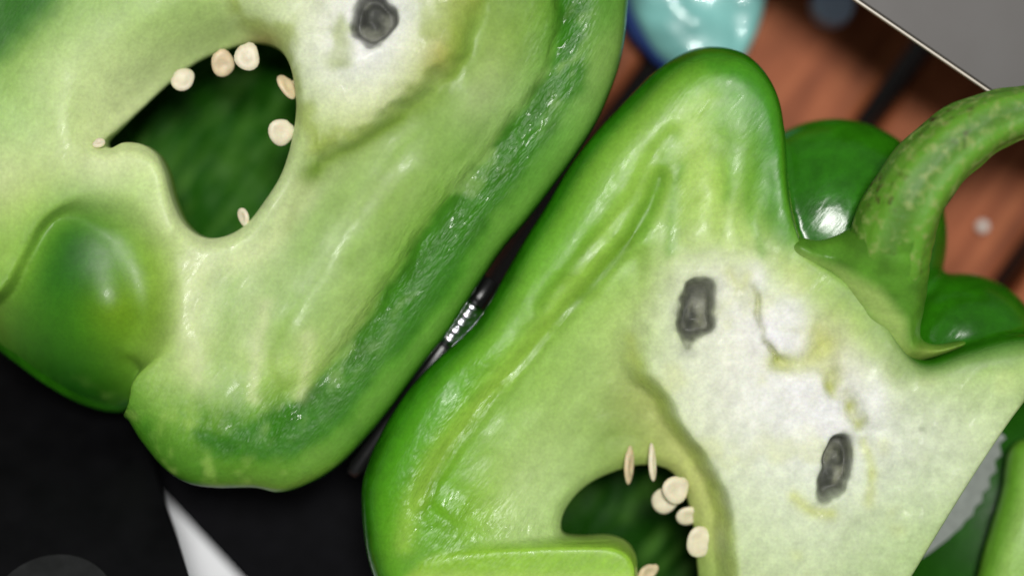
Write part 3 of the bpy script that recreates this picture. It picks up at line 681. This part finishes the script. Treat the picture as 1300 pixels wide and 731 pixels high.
    edge = sm(26, 4, line_d([(1000,330),(1022,340),(1062,356),(1104,380),(1134,414),(1140,448),(1122,470)], V[:, 0], V[:, 1])); cc = mix(cc, lin((176, 204, 112)), edge * 0.85)
    tip = sm(1120, 1180, V[:, 0]) * sm(430, 450, V[:, 1]); cc = mix(cc, lin((140, 160, 74)), tip * 0.8)
    if np.einsum('ij,ij->i', P[Q[:, 0]], np.cross(P[Q[:, 1]], P[Q[:, 2]])).sum() < 0: Q = Q[:, ::-1].copy()
    mesh_obj('calyx', P, Q.astype(np.int32), MP, root, None, cc, {'rough': np.full(len(P), .4), 'wet': np.full(len(P), .12), 'spec': np.full(len(P), .4), 'coat': np.full(len(P), .04)})
    return root

def stem_material():
    m, nt, bs = new_mat('pepper_stem'); L = nt.links.new
    c = nd(nt, 'ShaderNodeAttribute', attribute_name='Col'); tc = nd(nt, 'ShaderNodeTexCoord')
    n = nd(nt, 'ShaderNodeTexNoise'); L(tc.outputs['Object'], n.inputs['Vector']); n.inputs['Scale'].default_value = 520; n.inputs['Detail'].default_value = 6
    n2 = nd(nt, 'ShaderNodeTexNoise'); L(tc.outputs['Object'], n2.inputs['Vector']); n2.inputs['Scale'].default_value = 420; n2.inputs['Detail'].default_value = 3
    n3 = nd(nt, 'ShaderNodeTexNoise'); L(tc.outputs['Object'], n3.inputs['Vector']); n3.inputs['Scale'].default_value = 95; n3.inputs['Detail'].default_value = 2
    pale = ramp(nt, n.outputs['Fac'], [(0.5, (0, 0, 0)), (0.68, (1, 1, 1))])
    dark = ramp(nt, n2.outputs['Fac'], [(0.54, (0, 0, 0)), (0.66, (1, 1, 1))])
    where = ramp(nt, n3.outputs['Fac'], [(0.48, (0, 0, 0)), (0.60, (1, 1, 1))])
    a = nd(nt, 'ShaderNodeMix', data_type='RGBA'); L(math_n(nt, 'MULTIPLY', pale.outputs[0], 0.8), a.inputs[0]); L(c.outputs['Color'], a.inputs[6]); a.inputs[7].default_value = (*lin((150, 172, 92)), 1)
    b = nd(nt, 'ShaderNodeMix', data_type='RGBA'); L(math_n(nt, 'MULTIPLY', dark.outputs[0], where.outputs[0]), b.inputs[0]); L(a.outputs[2], b.inputs[6]); b.inputs[7].default_value = (*lin((74, 70, 28)), 1)
    L(b.outputs[2], bs.inputs['Base Color']); bs.inputs['Roughness'].default_value = 0.52
    bs.inputs['Subsurface Weight'].default_value = 0.15; bs.inputs['Subsurface Scale'].default_value = 0.001
    bp = nd(nt, 'ShaderNodeBump'); bp.inputs['Strength'].default_value = 0.35; bp.inputs['Distance'].default_value = 0.0007
    L(n.outputs['Fac'], bp.inputs['Height']); L(bp.outputs[0], bs.inputs['Normal'])
    return m
M_STEM = stem_material()
left_half()
right_half()

# ------------------------------------------------------------------ other peppers, lower right
def blob(name, bounds, F, colf, mat, root, h=5.0, rough=0.2, wet=0.03, spec=0.4):
    x, y, z = grid3(*bounds, h); X, Y, Z = np.meshgrid(x, y, z, indexing='ij')
    A = F(X, Y, Z); A[0] = A[-1] = -1; A[:, 0] = A[:, -1] = -1; A[:, :, 0] = A[:, :, -1] = -1
    V, Q = surface_nets(A, (x[0], y[0], z[0]), h); V = relax(V, Q, 4); P = to_world(V)
    if np.einsum('ij,ij->i', P[Q[:, 0]], np.cross(P[Q[:, 1]], P[Q[:, 2]])).sum() < 0: Q = Q[:, ::-1].copy()
    return mesh_obj(name, P, Q.astype(np.int32), mat, root, None, colf(V), {'rough': np.full(len(P), rough), 'wet': np.full(len(P), wet), 'spec': np.full(len(P), spec), 'coat': np.full(len(P), .04)})
dp = empty('bell_pepper', W(1370, 740, TZ)); tag(dp, 'dark green uncut bell pepper lying under the serrated knife', 'bell pepper')
def Fd(X, Y, Z):
    a = np.arctan2(Y - 735, X - 1365); k = 1 + 0.05 * np.cos(4 * a + 0.6)
    return (1 - np.sqrt(((X - 1365) / (205 * k)) ** 2 + ((Y - 735) / (215 * k)) ** 2 + ((Z + 212) / 90) ** 2)) * 90 + 3.0 * np.exp(-((np.hypot(X - 1225, Y - 625) - 58) / 5) ** 2)
blob('skin', (1130, 1600, 500, 970, -310, -60), Fd, lambda V: lin((30, 82, 10))[None] * (1 + 0.5 * fbm(V[:, 0], V[:, 1], 60, 9)[:, None]), MP, dp, rough=0.4, spec=0.15)
# stub of its stem, off to the right
blob('stem', (1540, 1700, 690, 780, -240, -140), lambda X, Y, Z: 26 - np.hypot(Y - 735 + 0.15 * (X - 1600), Z + 190) - 30 * np.maximum(0, np.abs(X - 1610) - 60) / 30, lambda V: np.tile(lin((96, 150, 38)), (len(V), 1)), MP, dp)
sl = empty('pepper_slice', W(1350, 720, -85)); tag(sl, 'pale green cut pepper slice lying on the dark uncut pepper', 'pepper slice')
SLP = [(1318,570),(1296,636),(1278,690),(1266,735),(1258,800),(1290,850),(1380,860),(1450,780),(1450,640),(1400,570)]
def Fs(X, Y, Z):
    D = poly_d(SLP, X[:, :, 0], Y[:, :, 0])[:, :, None]
    zc = -92 - 0.0009 * ((X - 1365) ** 2 + (Y - 735) ** 2)
    return (1 - np.sqrt(np.maximum(0, 1 - D / 34) ** 2 + ((Z - zc) / 34) ** 2)) * 30
def slcol(V):
    D = poly_d(SLP, V[:, 0], V[:, 1]); c = np.tile(lin((150, 192, 92)), (len(V), 1))
    return mix(c, lin((112, 172, 50)), sm(26, 4, D)) * (1 + 0.3 * fbm(V[:, 0], V[:, 1], 40, 4)[:, None])
blob('flesh', (1230, 1480, 545, 890, -190, -30), Fs, slcol, MP, sl, 4.0, 0.4, 0.2)

# ------------------------------------------------------------------ serrated knife
kn = empty('serrated_knife', W(1230, 640, -130)); tag(kn, 'grey serrated blade wedged between the stemmed pepper half and dark pepper', 'knife')
A_ = np.array((1296., 556.)); B_ = np.array((1182., 716.)); e_ = (B_ - A_) / np.linalg.norm(B_ - A_); nn_ = np.array((-e_[1], e_[0])) * -1
if nn_[0] < 0: nn_ = -nn_
Lk = np.linalg.norm(B_ - A_)
pts = []
N_T = 9
for i in range(N_T + 1):
    t = i / N_T; bow = 16 + 24 * math.sin(math.pi * min(1, t * 1.0))
    q = A_ + e_ * (Lk * t)
    pts.append(q + nn_ * bow)
    if i < N_T: 
        q2 = A_ + e_ * (Lk * (t + 0.55 / N_T)); pts.append(q2 + nn_ * (bow - 6))
pts += [B_ - nn_ * 26 + e_ * 4, A_ - nn_ * 26 - e_ * 4]
bm = bmesh.new(); prism(bm, [tuple(p) for p in pts], -134, -125, 1.2, 1, zf=lambda x, y: 0.18 * ((x - 1230) * nn_[0] + (y - 640) * nn_[1]) * -1)
bm_obj('blade', bm, M_STEEL, kn)

# ------------------------------------------------------------------ things on the table around
# black slate tray under the peppers
napkin = [K(*p, TZ) for p in ((60, 560), (330, 560), (420, 900), (60, 900))]
bm = bmesh.new(); prism(bm, napkin, TZ + 0.5, TZ + 4, 1.0, 1)
tag(bm_obj('paper_sheet', bm, M_WHITE, base=W(240, 700, TZ)), 'white paper sheet showing between the black tray and black lid', 'paper')
e1_ = np.array((0.683, 0.731)); e2_ = np.array((0.731, -0.683)); o_ = np.array(K(222, 640, TZ))
tp = [o_ + e1_ * a + e2_ * b for a, b in ((-420, 0), (620, 0), (620, 385), (-420, 385))]
bm = bmesh.new(); prism(bm, tp, TZ + 4, TZ + 16, 4, 3)
tag(bm_obj('tray', bm, M_BLACK, base=W(*o_, TZ)), 'flat black tray lying under the pepper half without stem', 'tray')
# tilted black lid, lower left
lid = empty('black_lid', W(60, 640, TZ)); tag(lid, 'glossy black tilted lid with round grey disc beside white paper', 'lid')
slope = lambda x, y: -235 + 0.80 * (y - 500)
def Kl(x, y):
    z = slope(x, y)
    for _ in range(6): xx, yy = K(x, y, z); z = slope(xx, yy)
    return xx, yy
lp = [Kl(*p) for p in ((-260, 428), (150, 428), (186, 560), (205, 625), (222, 676), (238, 731), (262, 830), (-260, 830))]
bm = bmesh.new(); prism(bm, lp, -12, 0, 3, 2, zf=slope); bm_obj('lid_plate', bm, M_BLACKGLOSS, lid)
bm = bmesh.new(); c0 = Kl(66, 775); prism(bm, [(c0[0] + 82 * math.cos(t), c0[1] + 66 * math.sin(t)) for t in np.linspace(0, 2 * math.pi, 40, endpoint=False)], -2, 5, 2, 2, zf=slope)
bm_obj('disc', bm, M_GREYDISC, lid)
bm = bmesh.new(); prism(bm, [(-150, 700), (60, 700), (60, 780), (-150, 780)], TZ, -80, 4, 2); bm_obj('foot', bm, M_BLACKGLOSS, lid)

# grey board on a block, upper right
bd = empty('grey_board', W(1400, 0, TZ)); tag(bd, 'flat grey board with pale edge behind the pepper stem', 'board')
a_ = np.array((1088., -2.)); b_ = np.array((1256., 113.)); ed = (b_ - a_) / np.linalg.norm(b_ - a_); en = np.array((ed[1], -ed[0]))
zb = -34
q = [a_ - ed * 300, b_ + ed * 420, b_ + ed * 420 + en * 520, a_ - ed * 300 + en * 520]
q = [K(*p, zb) for p in q]
bm = bmesh.new(); prism(bm, q, zb - 12, zb, 2, 2); bm_obj('panel', bm, M_GREY, bd)
q2 = [K(*p, zb) for p in (a_ - ed * 300 - en * 3.5, b_ + ed * 420 - en * 3.5, b_ + ed * 420, a_ - ed * 300)]
bm = bmesh.new(); prism(bm, q2, zb - 11, zb - 3, 1.2, 2); bm_obj('edge_strip', bm, M_EDGE, bd)
q3 = [(a_ + en * s1 + ed * s2) for s1, s2 in ((170, -100), (170, 300), (420, 300), (420, -100))]
bm = bmesh.new(); prism(bm, q3, TZ, zb - 12, 4, 2); bm_obj('support_block', bm, M_GREY, bd)

# teal film packet with navy seam
tl = empty('film_packet', W(890, -20, TZ)); tag(tl, 'blurred teal glossy packet with dark blue seam behind the peppers', 'packet')
TP = [K(*p, -260) for p in ((796, -60), (796, 0), (812, 40), (840, 78), (885, 98), (930, 90), (958, 50), (972, 0), (976, -60), (930, -120), (850, -120))]
def Ft(X, Y, Z):
    D = poly_d(TP, X[:, :, 0], Y[:, :, 0]); hgt = 36 + 30 * fbm(X[:, :, 0], Y[:, :, 0], 60, 13)
    D = D[:, :, None]; hgt = hgt[:, :, None]
    return (1 - np.sqrt(np.maximum(0, 1 - D / 34) ** 2 + ((Z + 262) / np.where(Z > -262, hgt, 36)) ** 2)) * 40
xs = [p[0] for p in TP]; ys = [p[1] for p in TP]
blob('film', (min(xs) - 20, max(xs) + 20, min(ys) - 20, max(ys) + 20, -305, -170), Ft, lambda V: np.tile(lin((84, 178, 165)), (len(V), 1)), M_TEAL, tl, 4.0)
bm = bmesh.new(); prism(bm, [K(*p, -285) for p in ((770, -60), (784, 20), (800, 52), (830, 84), (862, 104), (884, 80), (850, 56), (824, 26), (808, -60))], -298, -250, 5, 2)
bm_obj('seam', bm, M_NAVY, tl)
# pale blue cap at the top
bm = bmesh.new(); cx, cy = K(1060, 4, TZ + 40)
r = bmesh.ops.create_cone(bm, segments=32, radius1=32 * S, radius2=28 * S, depth=40 * S, cap_ends=True)
bmesh.ops.bevel(bm, geom=[e for e in bm.edges if abs(e.verts[0].co.z - e.verts[1].co.z) < 1e-6], offset=5 * S, segments=3, affect='EDGES')
bmesh.ops.translate(bm, verts=bm.verts, vec=W(cx, cy, TZ + 20))
tag(bm_obj('bottle_cap', bm, M_PALEBLUE, smooth=False, base=W(cx, cy, TZ)), 'small pale blue cap on the wooden slats near the grey board', 'cap')
# white bead on the wood beside the stem
bx, by = K(1258, 286, -240)
bm = bmesh.new(); bmesh.ops.create_uvsphere(bm, u_segments=20, v_segments=12, radius=9 * S)
for v in bm.verts: v.co.z = max(v.co.z, -7 * S)
bmesh.ops.translate(bm, verts=bm.verts, vec=W(bx, by, TZ + 7))
tag(bm_obj('bead', bm, M_DROP, smooth=True, base=W(bx, by, TZ)), 'tiny white bead on the brown slat beside the stem', 'bead')

# utensil in the gap between the halves: black handle, ribbed chrome ferrule
ut = empty('kitchen_utensil', W(585, 410, TZ)); tag(ut, 'black handled utensil with ribbed chrome collar in the gap between pepper halves', 'utensil')
UZ = -95.0
g0 = np.array(K(602, 386, UZ)); g1_ = np.array(K(566, 436, UZ)); gd = (g1_ - g0) / np.linalg.norm(g1_ - g0); gl = np.linalg.norm(g1_ - g0)
def lathe(name, prof, mat, seg=28):
    bm = bmesh.new(); rings = []
    gn = np.array((-gd[1], gd[0]))
    for s, r in prof:
        c = g0 + gd * s; ring = []
        for k in range(seg):
            a = 2 * math.pi * k / seg; p = c + gn * (r * math.cos(a)); ring.append(bm.verts.new(W(p[0], p[1], UZ + r * math.sin(a))))
        rings.append(ring)
    for i in range(len(rings) - 1):
        for k in range(seg): bm.faces.new((rings[i][k], rings[i][(k + 1) % seg], rings[i + 1][(k + 1) % seg], rings[i + 1][k]))
    bm.faces.new(rings[0]); bm.faces.new(rings[-1][::-1])
    return bm_obj(name, bm, mat, ut, smooth=True)
prof = [(-1, 16)]
for i in range(5):
    s0 = gl * i / 5; L5 = gl / 5
    prof += [(s0 + 0.5, 16), (s0 + 1.5, 18.5), (s0 + L5 * 0.4, 20), (s0 + L5 - 3.5, 18.5), (s0 + L5 - 2.2, 16)]
prof += [(gl, 16)]
lathe('collar', prof, M_CHROME)
lathe('handle', [(gl, 13), (gl + 6, 15), (gl + 40, 13), (gl + 120, 11), (gl + 200, 11), (gl + 212, 7)], M_HANDLE)
lathe('shaft', [(-40, 8), (-38, 11), (-10, 13), (-1, 13)], M_HANDLE)
